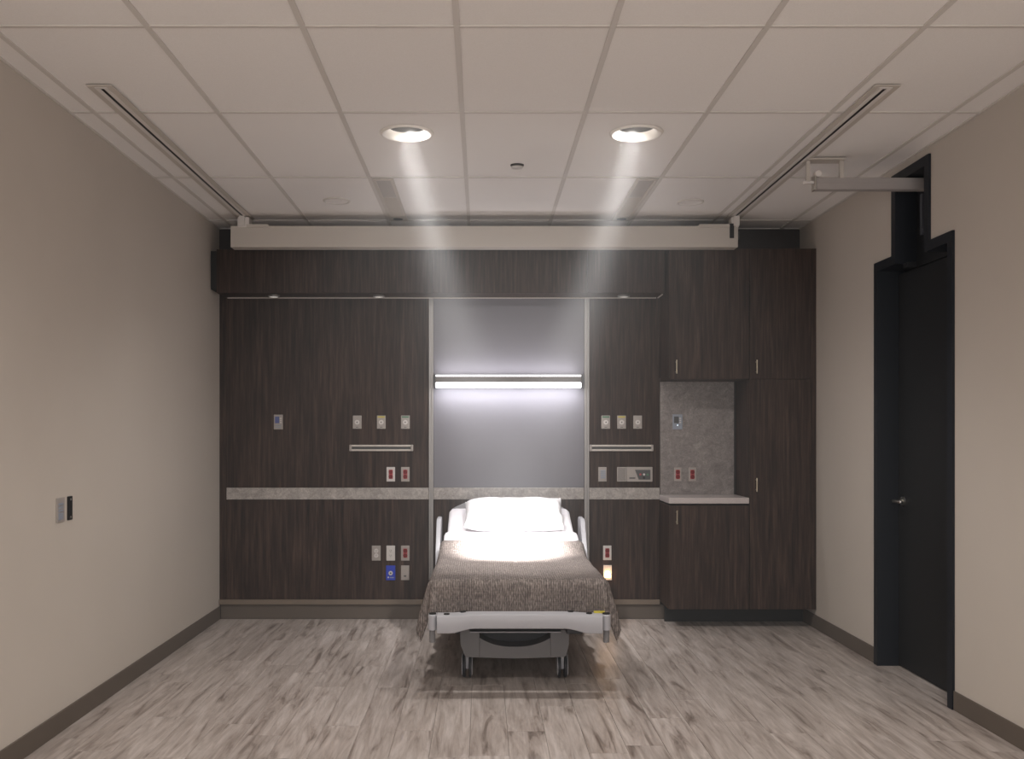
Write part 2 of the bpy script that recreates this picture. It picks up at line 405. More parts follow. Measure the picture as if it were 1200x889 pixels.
# ---------------- cabinets
def handle(par, u, v0, v1, Y, mat=mBrass):
    X, z0, z1 = U(u, Y-.03), V(v1, Y-.03), V(v0, Y-.03)
    bm = bmesh.new(); cyl(bm, (X, Y-.032, z0), (X, Y-.032, z1), .0055, 12)
    for z_ in (z0+.014, z1-.014): cyl(bm, (X, Y+.001, z_), (X, Y-.032, z_), .004, 8)
    return fin('handle', bm, mat, par, smooth=True)
def cabinet(name, label, x0, x1, z0, z1, doors, hnd):
    t = thing(name, label, 'cabinet', ((x0+x1)/2, (CY+YB)/2, z0))
    bm = bmesh.new(); T = .018; y0 = CY+.0195; yb = YB-.012
    box(bm, x0, x0+T, y0, yb, z0, z1); box(bm, x1-T, x1, y0, yb, z0, z1)
    box(bm, x0+T, x1-T, y0, yb, z0, z0+T); box(bm, x0+T, x1-T, y0, yb, z1-T, z1); box(bm, x0+T, x1-T, yb-.01, yb, z0+T, z1-T)
    fin('body', bm, mWood, t)
    for (a, b, c, d), h in zip(doors, hnd):
        D = fin('door', BX(a+.0015, b-.0015, CY, CY+.018, c+.0015, d-.0015, bev=.001, seg=1), mWood, t)
        handle(D, *h, CY)
    return t
zU0, zTop, zB0 = V(444, CY), V(291, CY), V(714, CY)
xt = U(950.5, CY)
cabinet('wall_cabinet', 'dark wood wall cabinet above the grey splashback, left of the tall cabinet', cX0, cX1, zU0, zTop, [(cX0, cX1, zU0, zTop)], [(793, 421.5, 437.5)])
cabinet('base_cabinet', 'dark wood base cabinet under the pale worktop', cX0, cX1, zB0, V(592, CY), [(cX0, cX1, zB0, V(592, CY))], [(793.4, 598, 614)])
tc = cabinet('tall_cabinet', 'full height dark wood cabinet against the right wall', cX1+.002, xt, zB0, zTop, [(cX1+.002, xt, V(444, CY), zTop), (cX1+.002, xt, zB0, V(444, CY))], [(887.1, 421.5, 437.5), (887, 560, 576)])
fin('filler_strip', BX(xt+.001, XR-.001, CY+.006, CY+.03, zB0, zTop), mWood, tc)
fin('filler_strip', BX(cX0+.02, XR-.01, 7.44, 7.46, .002, zB0-.001), mBlack, tc)  # black strip stands in for the shade under the cabinets
bm = bmesh.new(); box(bm, 1.385, cX1-.001, CY-.004, YB-.009, V(590, CY), zW, bev=.004)
tag(fin('worktop', bm, mTop), 'pale solid worktop on the base cabinet below the splashback', 'worktop')

# ================================================================ CEILING THINGS
def track(X, Y0, Y1, label):
    t = thing('ceiling_track', label, 'track', (X, Y0, ZC-.02), 'recessed lift tracks in the ceiling')
    bm = bmesh.new(); zt = ZC-.0042
    for s in (-1, 1): box(bm, X+s*.009, X+s*.030, Y0+.034, Y1, zt-.007, zt, bev=.001, seg=1)
    box(bm, X-.0295, X+.0295, Y0+.0205, Y0+.034, zt-.007, zt)
    fin('rail', bm, mTrackM, t)
    bm = bmesh.new()
    for s in (-1, 1): box(bm, X+s*.0305, X+s*.060, Y0, Y1, zt-.004, zt)
    box(bm, X-.0304, X+.0304, Y0, Y0+.02, zt-.004, zt)
    fin('flange', bm, mAluW, t)
    fin('slot', BX(X-.0088, X+.0088, Y0+.036, Y1, zt-.0035, zt), mBlack, t)
    return t
track(-1.753, 4.41, 7.19, 'long recessed ceiling lift track nearer the left wall')
track(1.857, 4.41, 7.19, 'long recessed ceiling lift track nearer the right wall')
# gantry rail spanning both tracks
RY = 7.05
rx0, rx1 = U(270, RY), U(865, RY)
rz0, rz1 = V(289.5, RY), V(264.5, RY)
t = thing('gantry_rail', 'long pale horizontal lift gantry rail across the top of the headwall', 'rail', ((rx0+rx1)/2, RY+.05, rz0))
bm = bmesh.new(); box(bm, rx0, rx1, RY, RY+.11, rz0, rz1, bev=.004)
fin('beam', bm, mAluW, t)
for X in (-1.753, 1.857):
    s = 1 if X < 0 else -1
    bm = bmesh.new(); box(bm, X-.035, X+.05 if s > 0 else X+.02, RY-.004, RY+.09, rz1-.01, ZC-.018, bev=.004)
    box(bm, X-.02, X+.02, RY-.02, RY+.06, rz1, ZC-.012)
    fin('hanger', bm, mTrackM, t)
    a0, a1 = (X+.03, X+.19) if s > 0 else (X-.27, X-.0)
    fin('trolley', BX(a0, a1, RY-.006, RY+.08, rz1-.012, rz1+.012, bev=.003), mAluW, t)
bm = bmesh.new(); box(bm, U(855, RY), U(860, RY), RY-.007, RY-.0015, V(279, RY), V(262, RY)); fin('end_gap', bm, mBlack, t)
bm = bmesh.new(); box(bm, rx1-.002, rx1+.012, RY+.01, RY+.05, rz0+.06, rz1-.04, bev=.003); fin('end_stop', bm, mDkGrey, t)
# transfer rail into the notch over the door
TY = 5.59
t = thing('transfer_rail', 'short pale lift rail running from the ceiling bracket into the notch over the black door', 'rail', (2.0, TY, V(222, TY)))
za, zb = V(222, TY), V(208, TY)
bm = bmesh.new(); xL = U(957, TY); mTR = M('transfer_rail_metal', lin(168, 161, 158), .5, .0)
box(bm, xL, 2.585, TY, TY+.05, za, zb, bev=.003)
box(bm, xL, 2.585, TY-.004, TY, za+.002, za+.010); box(bm, xL, 2.585, TY-.003, TY, zb-.030, zb-.022)
fin('rail', bm, mTR, t)
fin('end_cap', BX(xL-.012, xL, TY-.006, TY+.054, za-.002, zb+.018, bev=.003), mChrome, t)
bm = bmesh.new(); yb_ = TY+.02
box(bm, U(944, TY), U(990, TY), TY-.02, TY+.07, ZC-.016, ZC-.0045, bev=.003)
fin('ceiling_plate', bm, mAluW, t)
for u0, u1 in ((946, 950), (985, 989.5)):
    bm = bmesh.new(); box(bm, U(u0, TY), U(u1, TY), yb_-.012, yb_+.012, zb-.001 if u0 > 980 else V(213, TY), ZC-.015, bev=.002); fin('post', bm, mAluW, t)
bm = bmesh.new(); box(bm, U(943, TY), U(957, TY), yb_-.012, yb_+.012, V(213, TY)-.006, V(213, TY)+.008, bev=.002); cyl(bm, (U(958, TY), TY-.02, V(204, TY)), (U(958, TY), TY+.03, V(204, TY)), .018, 14)
fin('bracket', bm, mTrackM, t)
# exam downlights
def downlight(X, Y, label, mats=True):
    t = thing('downlight', label, 'light', (X, Y, ZC-.012), 'round recessed downlights')
    bm = bmesh.new(); lathe(bm, X, Y, [(.096, ZC+.030), (.104, ZC+.016), (.122, ZC-.008), (.130, ZC-.011), (.140, ZC-.007), (.1425, ZC-.0005), (.128, ZC+.0005)], 48); fin('trim_ring', bm, mTrim, t, smooth=True)
    bm = bmesh.new(); lathe(bm, X, Y, [(.0959, ZC+.0301), (.092, ZC+.07), (.070, ZC+.13)], 48); fin('reflector', bm, mReflect, t, smooth=True)
    bm = bmesh.new(); lathe(bm, X, Y, [(.1205, ZC+.021), (.1205, ZC+.16), (.001, ZC+.16)], 32); fin('can', bm, mCan, t)
    bm = bmesh.new(); cyl(bm, (X, Y+.005, ZC+.100), (X, Y+.008, ZC+.112), .040, 28); fin('lamp', bm, mLamp, t)
    return t
downlight(*LAMPS[0], 'left round bright downlight with a beam aimed at the bed')
downlight(*LAMPS[1], 'right round bright downlight with a beam aimed at the bed')
downlight(*LAMPS[2], 'left round downlight added out of view')
downlight(*LAMPS[3], 'right round downlight added out of view')
# vents
def vent(X0, X1, label):
    zt = ZC-.0046
    t = thing('ceiling_vent', label, 'vent', ((X0+X1)/2, 6.6, zt-.008), 'narrow ceiling vents')
    Y0, Y1 = 6.035, 7.215
    bm = bmesh.new(); e = .022
    box(bm, X0, X0+e, Y0, Y1, zt-.008, zt, bev=.002); box(bm, X1-e, X1, Y0, Y1, zt-.008, zt, bev=.002)
    box(bm, X0+e, X1-e, Y0, Y0+e, zt-.008, zt); box(bm, X0+e, X1-e, Y1-.16, Y1, zt-.008, zt)
    fin('frame', bm, mAluW, t)
    ym = 6.50
    bm = bmesh.new(); box(bm, X0+e, X1-e, Y0+e, ym, zt-.002, zt); fin('filter_panel', bm, mMesh, t)
    fin('filter_panel', BX(X0+e, X1-e, ym, Y1-.16, zt-.002, zt), mMesh2, t)
    n = 26
    bm = bmesh.new()
    for i in range(n):
        y_ = ym+.01+(Y1-.17-ym)*(i+.5)/n; box(bm, X0+e, X1-e, y_-.004, y_+.004, zt-.006, zt-.002)
    fin('vent_blades', bm, mAluW, t)['kind'] = 'stuff'
    bm = bmesh.new(); cx = (X0+X1)/2; cyl(bm, (cx-.0, Y1-.075, zt-.008), (cx, Y1-.075, zt-.011), .036, 20); fin('sensor', bm, mDkGrey, t)
vent(-.690, -.555, 'narrow slotted ceiling vent behind the left downlight')
vent(.965, 1.100, 'narrow slotted ceiling vent behind the right downlight')
for X, Y, lb in ((-1.0, 6.63, 'pale round ceiling cover left of the left vent'), (1.44, 6.67, 'pale round ceiling cover right of the right vent')):
    t = thing('ceiling_speaker', lb, 'ceiling cover', (X, Y, ZC-.008), 'round ceiling covers')
    bm = bmesh.new(); lathe(bm, X, Y, [(.078, ZC+.0015), (.078, ZC-.004), (.084, ZC-.008), (.093, ZC-.004), (.094, ZC+.0015)], 36); fin('rim', bm, mGrid, t, smooth=True)
    bm = bmesh.new(); cyl(bm, (X, Y, ZC+.0015), (X, Y, ZC-.003), .078, 36); fin('cover', bm, mTile, t)
X, Y = U(606, 5.75), 5.75
t = thing('sprinkler_cover', 'small dark round sprinkler cover between the two downlights', 'sprinkler', (X, Y, ZC-.02))
bm = bmesh.new(); lathe(bm, X, Y, [(.001, ZC-.018), (.030, ZC-.018), (.036, ZC-.014), (.036, ZC-.010)], 28); fin('cap', bm, mPlateW, t, smooth=True)
bm = bmesh.new(); lathe(bm, X, Y, [(.030, ZC-.010), (.040, ZC-.004), (.041, ZC+.0015)], 28); fin('ring', bm, mDkGrey, t)

# ================================================================ WALL DEVICES (back wall)
def plate(par, u0, u1, v0, v1, mat, Y=YB, th=.006, name='plate'):
    return fin(name, BX(U(u0, Y), U(u1, Y), Y-th, Y, V(v1, Y), V(v0, Y), bev=.0025), mat, par)
def root(name, label, cat, u0, u1, v1, Y=YB, group=None):
    return thing(name, label, cat, (U((u0+u1)/2, Y), Y, V(v1, Y)), group)
def disc(bm, x, z, y, r, th=.004, n=20): return cyl(bm, (x, y, z), (x, y-th, z), r, n)
def gas(u0, label, band=None):
    u1 = u0+10.2; v0, v1 = 486.7, 502.2
    t = root('gas_outlet', label, 'gas outlet', u0, u1, v1, group='medical gas outlets on the headwall')
    plate(t, u0, u1, v0, v1, mPlate, th=.010)
    x, z = U((u0+u1)/2, YB), V(494.6, YB)
    bm = bmesh.new(); disc(bm, x, z, YB-.010, .0185, .008, 24); f = fin('socket', bm, mPlateW, t)
    bm = bmesh.new(); disc(bm, x, z, YB-.018, .005, .002, 12); fin('port', bm, mDkGrey, f)
    if band:
        fin('colour_band', BX(U(u0+1, YB), U(u1-1, YB), YB-.0112, YB-.0098, V(489.3, YB), V(487.6, YB)), band, t)
    fin('marking', BX(x-.010, x+.010, YB-.0112, YB-.0098, V(500.6, YB), V(500.0, YB)), mDkGrey, t)
gas(413.6, 'grey gas outlet, leftmost of three above the left equipment rail')
gas(441.8, 'grey gas outlet with yellow band above the left equipment rail', mYel)
gas(470.0, 'grey gas outlet with green band above the left equipment rail', mGrn)
gas(704.7, 'grey gas outlet with green band above the right equipment rail', mGrn)
gas(723.2, 'grey gas outlet with yellow band above the right equipment rail', mYel)
gas(742.0, 'grey gas outlet, rightmost of three above the right equipment rail')
def erail(u0, u1, label):
    t = root('equipment_rail', label, 'rail', u0, u1, 528.3, group='equipment rails on the headwall')
    x0, x1, z0, z1 = U(u0, YB), U(u1, YB), V(528.3, YB), V(521, YB)
    bm = bmesh.new(); box(bm, x0, x1, YB-.022, YB, z0, z0+.014, bev=.002); box(bm, x0, x1, YB-.022, YB, z1-.014, z1, bev=.002); box(bm, x0, x1, YB-.004, YB, z0+.013, z1-.013)
    fin('channel', bm, mAluW, t)
    fin('groove', BX(x0+.014, x1-.014, YB-.008, YB-.0045, z0+.0145, z1-.0145), mDkGrey, t)
    for a, b in ((x0-.002, x0+.016), (x1-.016, x1+.002)): fin('end_cap', BX(a, b, YB-.024, YB, z0-.001, z1+.001, bev=.004), mPlate, t)
erail(410, 484, 'horizontal grey equipment rail on the headwall left of the bed')
erail(691, 765, 'horizontal grey equipment rail on the headwall right of the bed')
def outlet(u0, u1, v0, v1, label, sock=None, surround=None, pl=None, Y=YB, name='wall_outlet', group='duplex outlets'):
    t = root(name, label, 'outlet', u0, u1, v1, Y, group)
    plate(t, u0, u1, v0, v1, pl or mPlate, Y)
    x, zc = U((u0+u1)/2, Y), V((v0+v1)/2, Y)
    if surround:
        fin('surround', BX(x-.016, x+.016, Y-.0072, Y-.0058, zc-.036, zc+.036, bev=.0006, seg=1), surround, t)
    for s in (-1, 1):
        bm = bmesh.new(); disc(bm, x, zc+s*.0185, Y-.0065, .0168, .0035, 20); f = fin('socket', bm, sock or mPlateW, t)
        bm = bmesh.new()
        for k in (-1, 1): box(bm, x+k*.006-.0012, x+k*.006+.0012, Y-.0106, Y-.0098, zc+s*.0185-.002, zc+s*.0185+.007)
        disc(bm, x, zc+s*.0185-.008, Y-.0098, .0026, .0008, 8)
        fin('slots', bm, mBlack, f)
    return t
outlet(453, 463, 547, 564, 'red duplex outlet with white plate below the left equipment rail', mRed, mPink, mPlateW)
outlet(470, 480, 547, 564, 'red duplex outlet with grey plate below the left equipment rail', mRed, mPink, mPlate)
outlet(435.8, 446.2, 639, 656.6, 'plain grey duplex outlet, leftmost in the low group left of the bed', mPlateW, None, mPlate)
outlet(452.8, 463, 639, 656.6, 'pale duplex outlet directly above the blue plate', mPlateW, None, mPlateW)
outlet(470, 480, 639, 656.6, 'red duplex outlet low on the wall nearest the bed left side', mRed, mPink, mPlate)
outlet(706.7, 716.5, 639, 656, 'red duplex outlet above the glowing night light right of the bed', mRed, mPink, mPlateW)
SY = YB-.008
outlet(789.9, 798.4, 547.5, 563.8, 'left red duplex outlet on the grey splashback', mRed, mPink, mPlate, SY)
outlet(806.9, 815.6, 547.5, 563.8, 'right red duplex outlet on the grey splashback', mRed, mPink, mPlate, SY)
# blue plate
t = root('blue_socket_plate', 'bright blue socket plate low on the wall left of the bed', 'outlet', 452.5, 463.3, 679.4)
plate(t, 452.5, 463.3, 662.3, 679.4, mBlue, th=.010)
x = U(458, YB)
bm = bmesh.new(); disc(bm, x, V(671, YB), YB-.010, .0165, .006, 24); f = fin('socket', bm, mPlateW, t)
bm = bmesh.new(); disc(bm, x, V(671, YB), YB-.016, .007, .002, 12); fin('port', bm, mDkGrey, f)
bm = bmesh.new(); disc(bm, U(455.2, YB), V(676, YB), YB-.010, .006, .003, 12); fin('button', bm, mPlateW, t)
fin('marking', BX(U(457, YB), U(461.6, YB), YB-.0112, YB-.0098, V(676.8, YB), V(675.6, YB)), mPlateB, t)
t = root('data_plate', 'plain grey data plate beside the blue socket plate', 'outlet', 470, 479.6, 679.5)
plate(t, 470, 479.6, 662.3, 679.4, mPlate)
fin('insert', BX(U(472.3, YB), U(477.3, YB), YB-.0085, YB-.0058, V(676, YB), V(665.6, YB), bev=.001), mPlate, t)
bm = bmesh.new(); box(bm, U(473.4, YB), U(476.2, YB), YB-.0092, YB-.0083, V(675.4, YB), V(673.6, YB)); fin('jack', bm, mDkGrey, t)
# night light
t = root('night_light', 'small glowing warm night light plate low right of the bed', 'light', 706.7, 717, 679.5)
plate(t, 706.9, 716.9, 661.8, 679.6, mPlateW)
cx, z0, z1 = U(711.9, YB), V(676, YB), V(668.3, YB); r = .0235
pts = [(cx-r, z0), (cx+r, z0)]+[(cx+r*math.cos(a)*(1 if 1 else 0), z0+.006+(z1-z0-.006)*math.sin(a)) for a in [math.pi*i/12 for i in range(0, 13)]]
bm = bmesh.new(); prism(bm, pts, 'y', YB-.0085, YB-.0058); fin('lens', bm, mNight, t)
nl = bpy.data.lights.new('night_glow', 'POINT'); nl.energy = .35; nl.color = (1, .55, .25); nl.shadow_soft_size = .02
no = bpy.data.objects.new('night_glow', nl); C.objects.link(no); no.location = (cx, YB-.035, (z0+z1)/2)
# keypads
def keypad(u0, u1, v0, v1, label, Y=YB, body=None, lcd=None, dots=True):
    t = root('control_keypad', label, 'control', u0, u1, v1, Y)
    plate(t, u0, u1, v0, v1, body or mPlate, Y, .008)
    w_, h_ = u1-u0, v1-v0
    fin('screen', BX(U(u0+w_*.14, Y), U(u0+w_*.62, Y), Y-.0095, Y-.0078, V(v0+h_*.58, Y), V(v0+h_*.14, Y)), lcd or mLcd, t)
    for i in range(3):
        fin('button', BX(U(u0+w_*.68, Y), U(u0+w_*.84, Y), Y-.0105, Y-.0078, V(v0+h_*(.30+.14*i), Y), V(v0+h_*(.22+.14*i), Y)), mPlateW, t)
    for i in range(2):
        fin('button', BX(U(u0+w_*.18, Y), U(u0+w_*.82, Y), Y-.0095, Y-.0078, V(v0+h_*(.76+.13*i), Y), V(v0+h_*(.69+.13*i), Y), bev=.0008), mPlateB, t)
    return t
keypad(321, 331.6, 485.6, 503, 'grey control keypad with blue screen alone on the left wood panel')
t = keypad(788, 799.6, 485.4, 503, 'grey keypad with a lit dot on the upper splashback', SY, mPlateB, mDkGrey)
bm = bmesh.new(); disc(bm, U(793.8, SY), V(498.2, SY), SY-.0095, .005, .002, 12); fin('led', bm, mLed, t)
t = root('dimmer_plate', 'bluish grey dimmer plate left of the nurse call station', 'control', 701, 710.8, 564)
plate(t, 701, 710.8, 547, 564, mPlate)
for i in range(4):
    fin('button', BX(U(703.6, YB), U(709.4, YB), YB-.009, YB-.0058, V(552.6+2.6*i, YB), V(550.6+2.6*i, YB), bev=.0008), mPlateB, t)
# nurse call station
t = root('nurse_call_station', 'wide grey nurse call station with dark slanted button field', 'control panel', 723, 764, 564)
plate(t, 723, 734, 547, 564, mPlate, th=.010, name='speaker_panel')
bm = bmesh.new()
for i in range(9):
    xx = U(724.4+i*1.02, YB); box(bm, xx-.0012, xx+.0012, YB-.0108, YB-.0096, V(563, YB), V(548, YB))
fin('speaker_slots', bm, mDkGrey, t)
fin('housing', BX(U(734.1, YB), U(764.2, YB), YB-.022, YB, V(564.1, YB), V(546.9, YB), bev=.003), mPlate, t)
pts = [(U(743.6, YB), V(550.2, YB)), (U(761.6, YB), V(550.2, YB)), (U(761.6, YB), V(561.6, YB)), (U(748, YB), V(561.6, YB))]
bm = bmesh.new(); prism(bm, pts, 'y', YB-.0235, YB-.0215); fin('button_field', bm, mDkGrey, t)
for u_, v_, m_ in ((749.8, 555.6, mPink), (754.1, 555.6, mPlateW), (758.2, 555.8, mGrn), (754, 559.6, mBlack)):
    bm = bmesh.new(); disc(bm, U(u_, YB), V(v_, YB), YB-.0235, .0085 if m_ is not mBlack else .0095, .004, 14); fin('button', bm, m_, t)
fin('name_plate', BX(U(737, YB), U(744, YB), YB-.0228, YB-.0215, V(560.6, YB), V(559, YB)), mDkGrey, t)
# ---------------- overbed light
t = thing('overbed_light', 'long horizontal wall light glowing above and below over the bed', 'light', (U(596, 7.48), 7.48, 1.78))
oy0, oy1 = 7.425, YB-.001
ox0, ox1 = U(509, 7.43), U(682.5, 7.43)
zc0, zc1 = V(454.5, oy0), V(438.3, oy0)
fin('body', BX(ox0+.008, ox1-.008, oy0+.004, oy1-.03, zc0+.020+.024, zc1-.018, bev=.004), M('overbed_body', lin(112, 108, 106), .5, .2), t)
fin('back_plate', BX(ox0+.02, ox1-.02, oy1-.031, oy1, zc0+.03, zc1-.02), mAlu, t)
fin('lower_lens', BX(ox0+.009, ox1-.009, oy0+.001, oy1-.035, zc0+.003, zc0+.0435, bev=.006, seg=3), mOver, t)
fin('upper_lens', BX(ox0+.009, ox1-.009, oy0+.003, oy1-.035, zc1-.0178, zc1-.004, bev=.003), M('overbed_upper_lens', (1, 1, 1, 1), .4, emit=(.95, .92, .96, 1), es=1.6), t)
for a, b in ((ox0-.004, ox0+.0085), (ox1-.0085, ox1+.004)):
    fin('end_cap', BX(a, b, oy0-.001, oy1-.02, zc0, zc1, bev=.004), mDkGrey, t)
oxc = (ox0+ox1)/2; ow = ox1-ox0
area('overbed_down', (oxc, oy0+.02, zc0-.004), (oxc, (oy0+oy1)/2+.05, zc0-1), ow-.05, .05, 4.8, (.97, .96, 1))
area('overbed_up', (oxc, (oy0+oy1)/2-.02, zc1+.004), (oxc, (oy0+oy1)/2+.04, zc1+1), ow-.05, .05, 2.1, (.98, .95, 1))

# ================================================================ LEFT WALL DEVICES
def lw(par, name, y0, y1, z0, z1, mat, th, off=0): return fin(name, BX(XL+off, XL+off+th, y0, y1, z0, z1, bev=.002, seg=1), mat, par)
t = thing('wall_switch', 'pale bluish multi button switch plate on the left wall', 'switch', (XL, 4.69, 1.02))
lw(t, 'plate', 4.648, 4.735, 1.020, 1.140, mPlate, .006)
for i, z_ in enumerate((1.108, 1.092, 1.076)): lw(t, 'button', 4.662, 4.714, z_-.005, z_+.006, mPlateB, .0035, .0062)
lw(t, 'button', 4.662, 4.714, 1.032, 1.066, mPlateB, .003, .0062)
t = thing('black_wall_bracket', 'narrow black bracket plate beside the bluish switch plate', 'bracket', (XL, 4.80, 1.02))
lw(t, 'plate', 4.772, 4.826, 1.022, 1.140, mBlack, .006)
for z_ in (1.036, 1.124):
    bm = bmesh.new(); cyl(bm, (XL+.006, 4.801, z_), (XL+.0085, 4.801, z_), .006, 12); fin('screw', bm, mChrome, t)

# ================================================================ DOOR
d = struct(bpy.data.objects.new('door_1', None)); C.objects.link(d); d.location = (XR, 5.57, 0); d['label'] = 'tall black door in the right wall with a rail notch above'; d['category'] = 'door'
fx0, fx1 = XR-.014, XR+.165
bm = bmesh.new(); e = .055
box(bm, fx0, fx1, DY1-e, DY1, 0, DZ); box(bm, fx0, fx1, DY0, DY0+e, 0, DZ)
box(bm, fx0, fx1, DY0+e, NY0+e, DZ-e, DZ); box(bm, fx0, fx1, NY1-e, DY1-e, DZ-e, DZ)
box(bm, fx0, fx1, NY0, NY0+e, DZ, NZ); box(bm, fx0, fx1, NY1-e, NY1, DZ, NZ); box(bm, fx0, fx1, NY0+e, NY1-e, NZ-e, NZ)
fin('door_frame', bm, mFrame, d)
bm = bmesh.new(); box(bm, XR+.115, XR+.12+.045, NY0+e, NY1-e, DZ-e-.02, NZ-e); fin('transom_panel', bm, mDoor, d)
bm = bmesh.new(); box(bm, XR+.10, XR+.114, 5.66, 5.69, 2.62, 2.86); fin('edge_strip', bm, M('dim_strip', lin(90, 92, 100), .4, .3), d)
leaf = fin('door_leaf', BX(XR+.118, XR+.160, DY0+e+.003, DY1-e-.003, .008, DZ-e-.025, bev=.001, seg=1), mDoor, d)
bm = bmesh.new(); lx = XR+.118; hy, hz = 5.955, 1.035
cyl(bm, (lx, hy, hz), (lx-.010, hy, hz), .027, 24); cyl(bm, (lx-.008, hy, hz), (lx-.062, hy, hz), .010, 14)
box(bm, lx-.070, lx-.052, hy-.115, hy+.008, hz-.009, hz+.009, bev=.004)
fin('door_handle', bm, mChrome, leaf, smooth=True)
bm = bmesh.new(); box(bm, XR+.03, XR+.09, 5.70, 5.76, DZ-e-.03, DZ-e, bev=.004); fin('latch', bm, mDoor, d)
fin('door_backing', BX(WR+.001, WR+.03, DY0-.1, DY1+.1, 0, 3.2), mBlack, d)

# ================================================================ BED
BXC = .205                                  # centre line of the bed
def ztop(y):
    k = 22.0; s = (y-6.50); sp = math.log1p(math.exp(-abs(k*s)))/k+max(s, 0)
    return .605+.336*sp
bed = thing('hospital_bed', 'pale grey hospital bed with footboard, side rails and dual wheel castors', 'bed', (BXC, 6.3, 0))
# footboard
def foot_section(xr):
    a = abs(xr)/.455; s = min(1, max(0, (a-.55)/.3)); s = s*s*(3-2*s)
    top = .465-.007*s; bot = .384-.024*s; yf = 5.262-.034*(1-s)*0-.010*s; yb = 5.365
    return top, bot, yf, yb
bm = bmesh.new(); rings = []
n = 40
for i in range(n+1):
    xr = -.452+.904*i/n; top, bot, yf, yb = foot_section(xr)
    r = .010
    prof = [(yf, bot+r), (yf, top-r), (yf+.003, top-.003), (yf+r, top), (yb-r, top), (yb, top-r), (yb, bot+r), (yb-r, bot), (yf+r, bot), (yf+.003, bot+.003)]
    rings.append([bm.verts.new((BXC+xr, p[0], p[1])) for p in prof])
for A, B in zip(rings, rings[1:]):
    for k in range(len(A)): bm.faces.new((A[k], A[(k+1) % len(A)], B[(k+1) % len(A)], B[k]))
bm.faces.new(rings[0][::-1]); bm.faces.new(rings[-1])
fb = fin('footboard', bm, mBed, bed, smooth=True)
for s in (-1, 1):
    x_ = BXC+s*.478
    bm = bmesh.new(); cyl(bm, (x_, 5.31, .372), (x_, 5.31, .450), .0245, 28); cyl(bm, (x_, 5.31, .450), (x_, 5.31, .459), .0245, 28, .019)
    box(bm, x_-.0245, x_+.0245, 5.31, 5.37, .372, .456, bev=.004)
    fin('corner_bumper', bm, mBed, bed, smooth=True)
    bm = bmesh.new(); cyl(bm, (x_+s*.002, 5.325, .300), (x_+s*.002, 5.325, .373), .017, 20); fin('bumper_post', bm, mBed2, bed, smooth=True)
for xr, y_ in ((-.478, 5.31), (-.40, 5.298), (-.31, 5.345), (.285, 5.345), (.385, 5.318), (.478, 5.31)):
    z_ = .4595 if abs(xr) > .45 else foot_section(xr)[0]+.0005
    bm = bmesh.new(); cyl(bm, (BXC+xr, y_, z_-.002), (BXC+xr, y_, z_+.005), .0165 if abs(xr) < .45 else .020, 20); fin('socket_cap', bm, mBlack, bed)
bm = bmesh.new(); box(bm, BXC+.415, BXC+.475, 5.335, 5.37, .457, .4645); fin('warning_sticker', bm, mYel, bed)
# deck frame
bm = bmesh.new()
for s in (-1, 1): box(bm, BXC+s*.40, BXC+s*.44, 5.36, 7.36, .36, .42, bev=.006)
for y_ in (5.50, 6.0, 6.5, 7.0, 7.32): box(bm, BXC-.40, BXC+.40, y_-.025, y_+.025, .37, .41)
box(bm, BXC-.44, BXC+.44, 5.42, 6.48, .42, .445, bev=.006)
fin('deck_frame', bm, mMetal, bed)
bm = bmesh.new(); a = math.atan(.336); 
prism(bm, [(6.49, .42), (7.33, .42+.336*.80), (7.33, .42+.336*.80+.02), (6.49, .445)], 'x', BXC-.44, BXC+.44); fin('backrest_deck', bm, mMetal, bed)
bm = bmesh.new()
for s in (-1, 1): box(bm, BXC+s*.12-.03, BXC+s*.12+.03, 5.75, 6.95, .27, .36)
box(bm, BXC-.25, BXC+.25, 5.78, 5.84, .29, .37); box(bm, BXC-.25, BXC+.25, 6.86, 6.92, .29, .37)
for s in (-1, 1): box(bm, BXC+s*.30-.03, BXC+s*.36, 5.42, 5.50, .325, .372, bev=.004)
fin('lift_frame', bm, mMetal, bed)
# base cover
by = 5.60; xl_, xr_ = U(539, by), U(667, by); bx_ = (xl_+xr_)/2
s1, s2 = U(562, by), U(645, by)
bz0, bz1 = V(769.5, by), .312
bm = bmesh.new()
def trap(bm, x0, x1, xb0, xb1, z0, z1, y0, y1):
    prism(bm, [(xb0, z0), (xb1, z0), (x1, z1), (x0, z1)], 'y', y0, y1)
bm = bmesh.new(); prism(bm, [(xl_+.028, bz0+.008), (xl_+.04, bz0), (s1-.0015, bz0-.003), (s1-.0015, bz1), (xl_, bz1), (xl_+.004, bz0+.07)], 'y', by, 7.0); fin('base_end_cover', bm, mBed2, bed)
bm = bmesh.new(); prism(bm, [(s2+.0015, bz0-.003), (xr_-.03, bz0), (xr_-.018, bz0+.008), (xr_-.002, bz0+.07), (xr_, bz1), (s2+.0015, bz1)], 'y', by, 7.0); fin('base_end_cover', bm, mBed2, bed)
pts = [(s1, bz0-.004), (bx_, bz0-.010), (s2, bz0-.004)]
m_ = 14
for i in range(m_+1):
    f_ = 1-i/m_; xx = s1+(s2-s1)*f_; q = abs(2*f_-1); pts.append((xx, .212+.052*q**2.4))
bm = bmesh.new(); prism(bm, pts, 'y', by+.004, 7.0); fin('base_cover', bm, mBed2, bed)
bm = bmesh.new(); prism(bm, [(s1-.055, bz1+.001), (s2+.055, bz1+.001), (s2+.055, bz1+.007), (s1-.055, bz1+.007)], 'y', by-.09, by+.02); fin('foot_ledge', bm, mBed, bed)
fin('base_tray', BX(s1, s2, by+.15, 6.98, .20, bz1-.004), mMetal, bed)
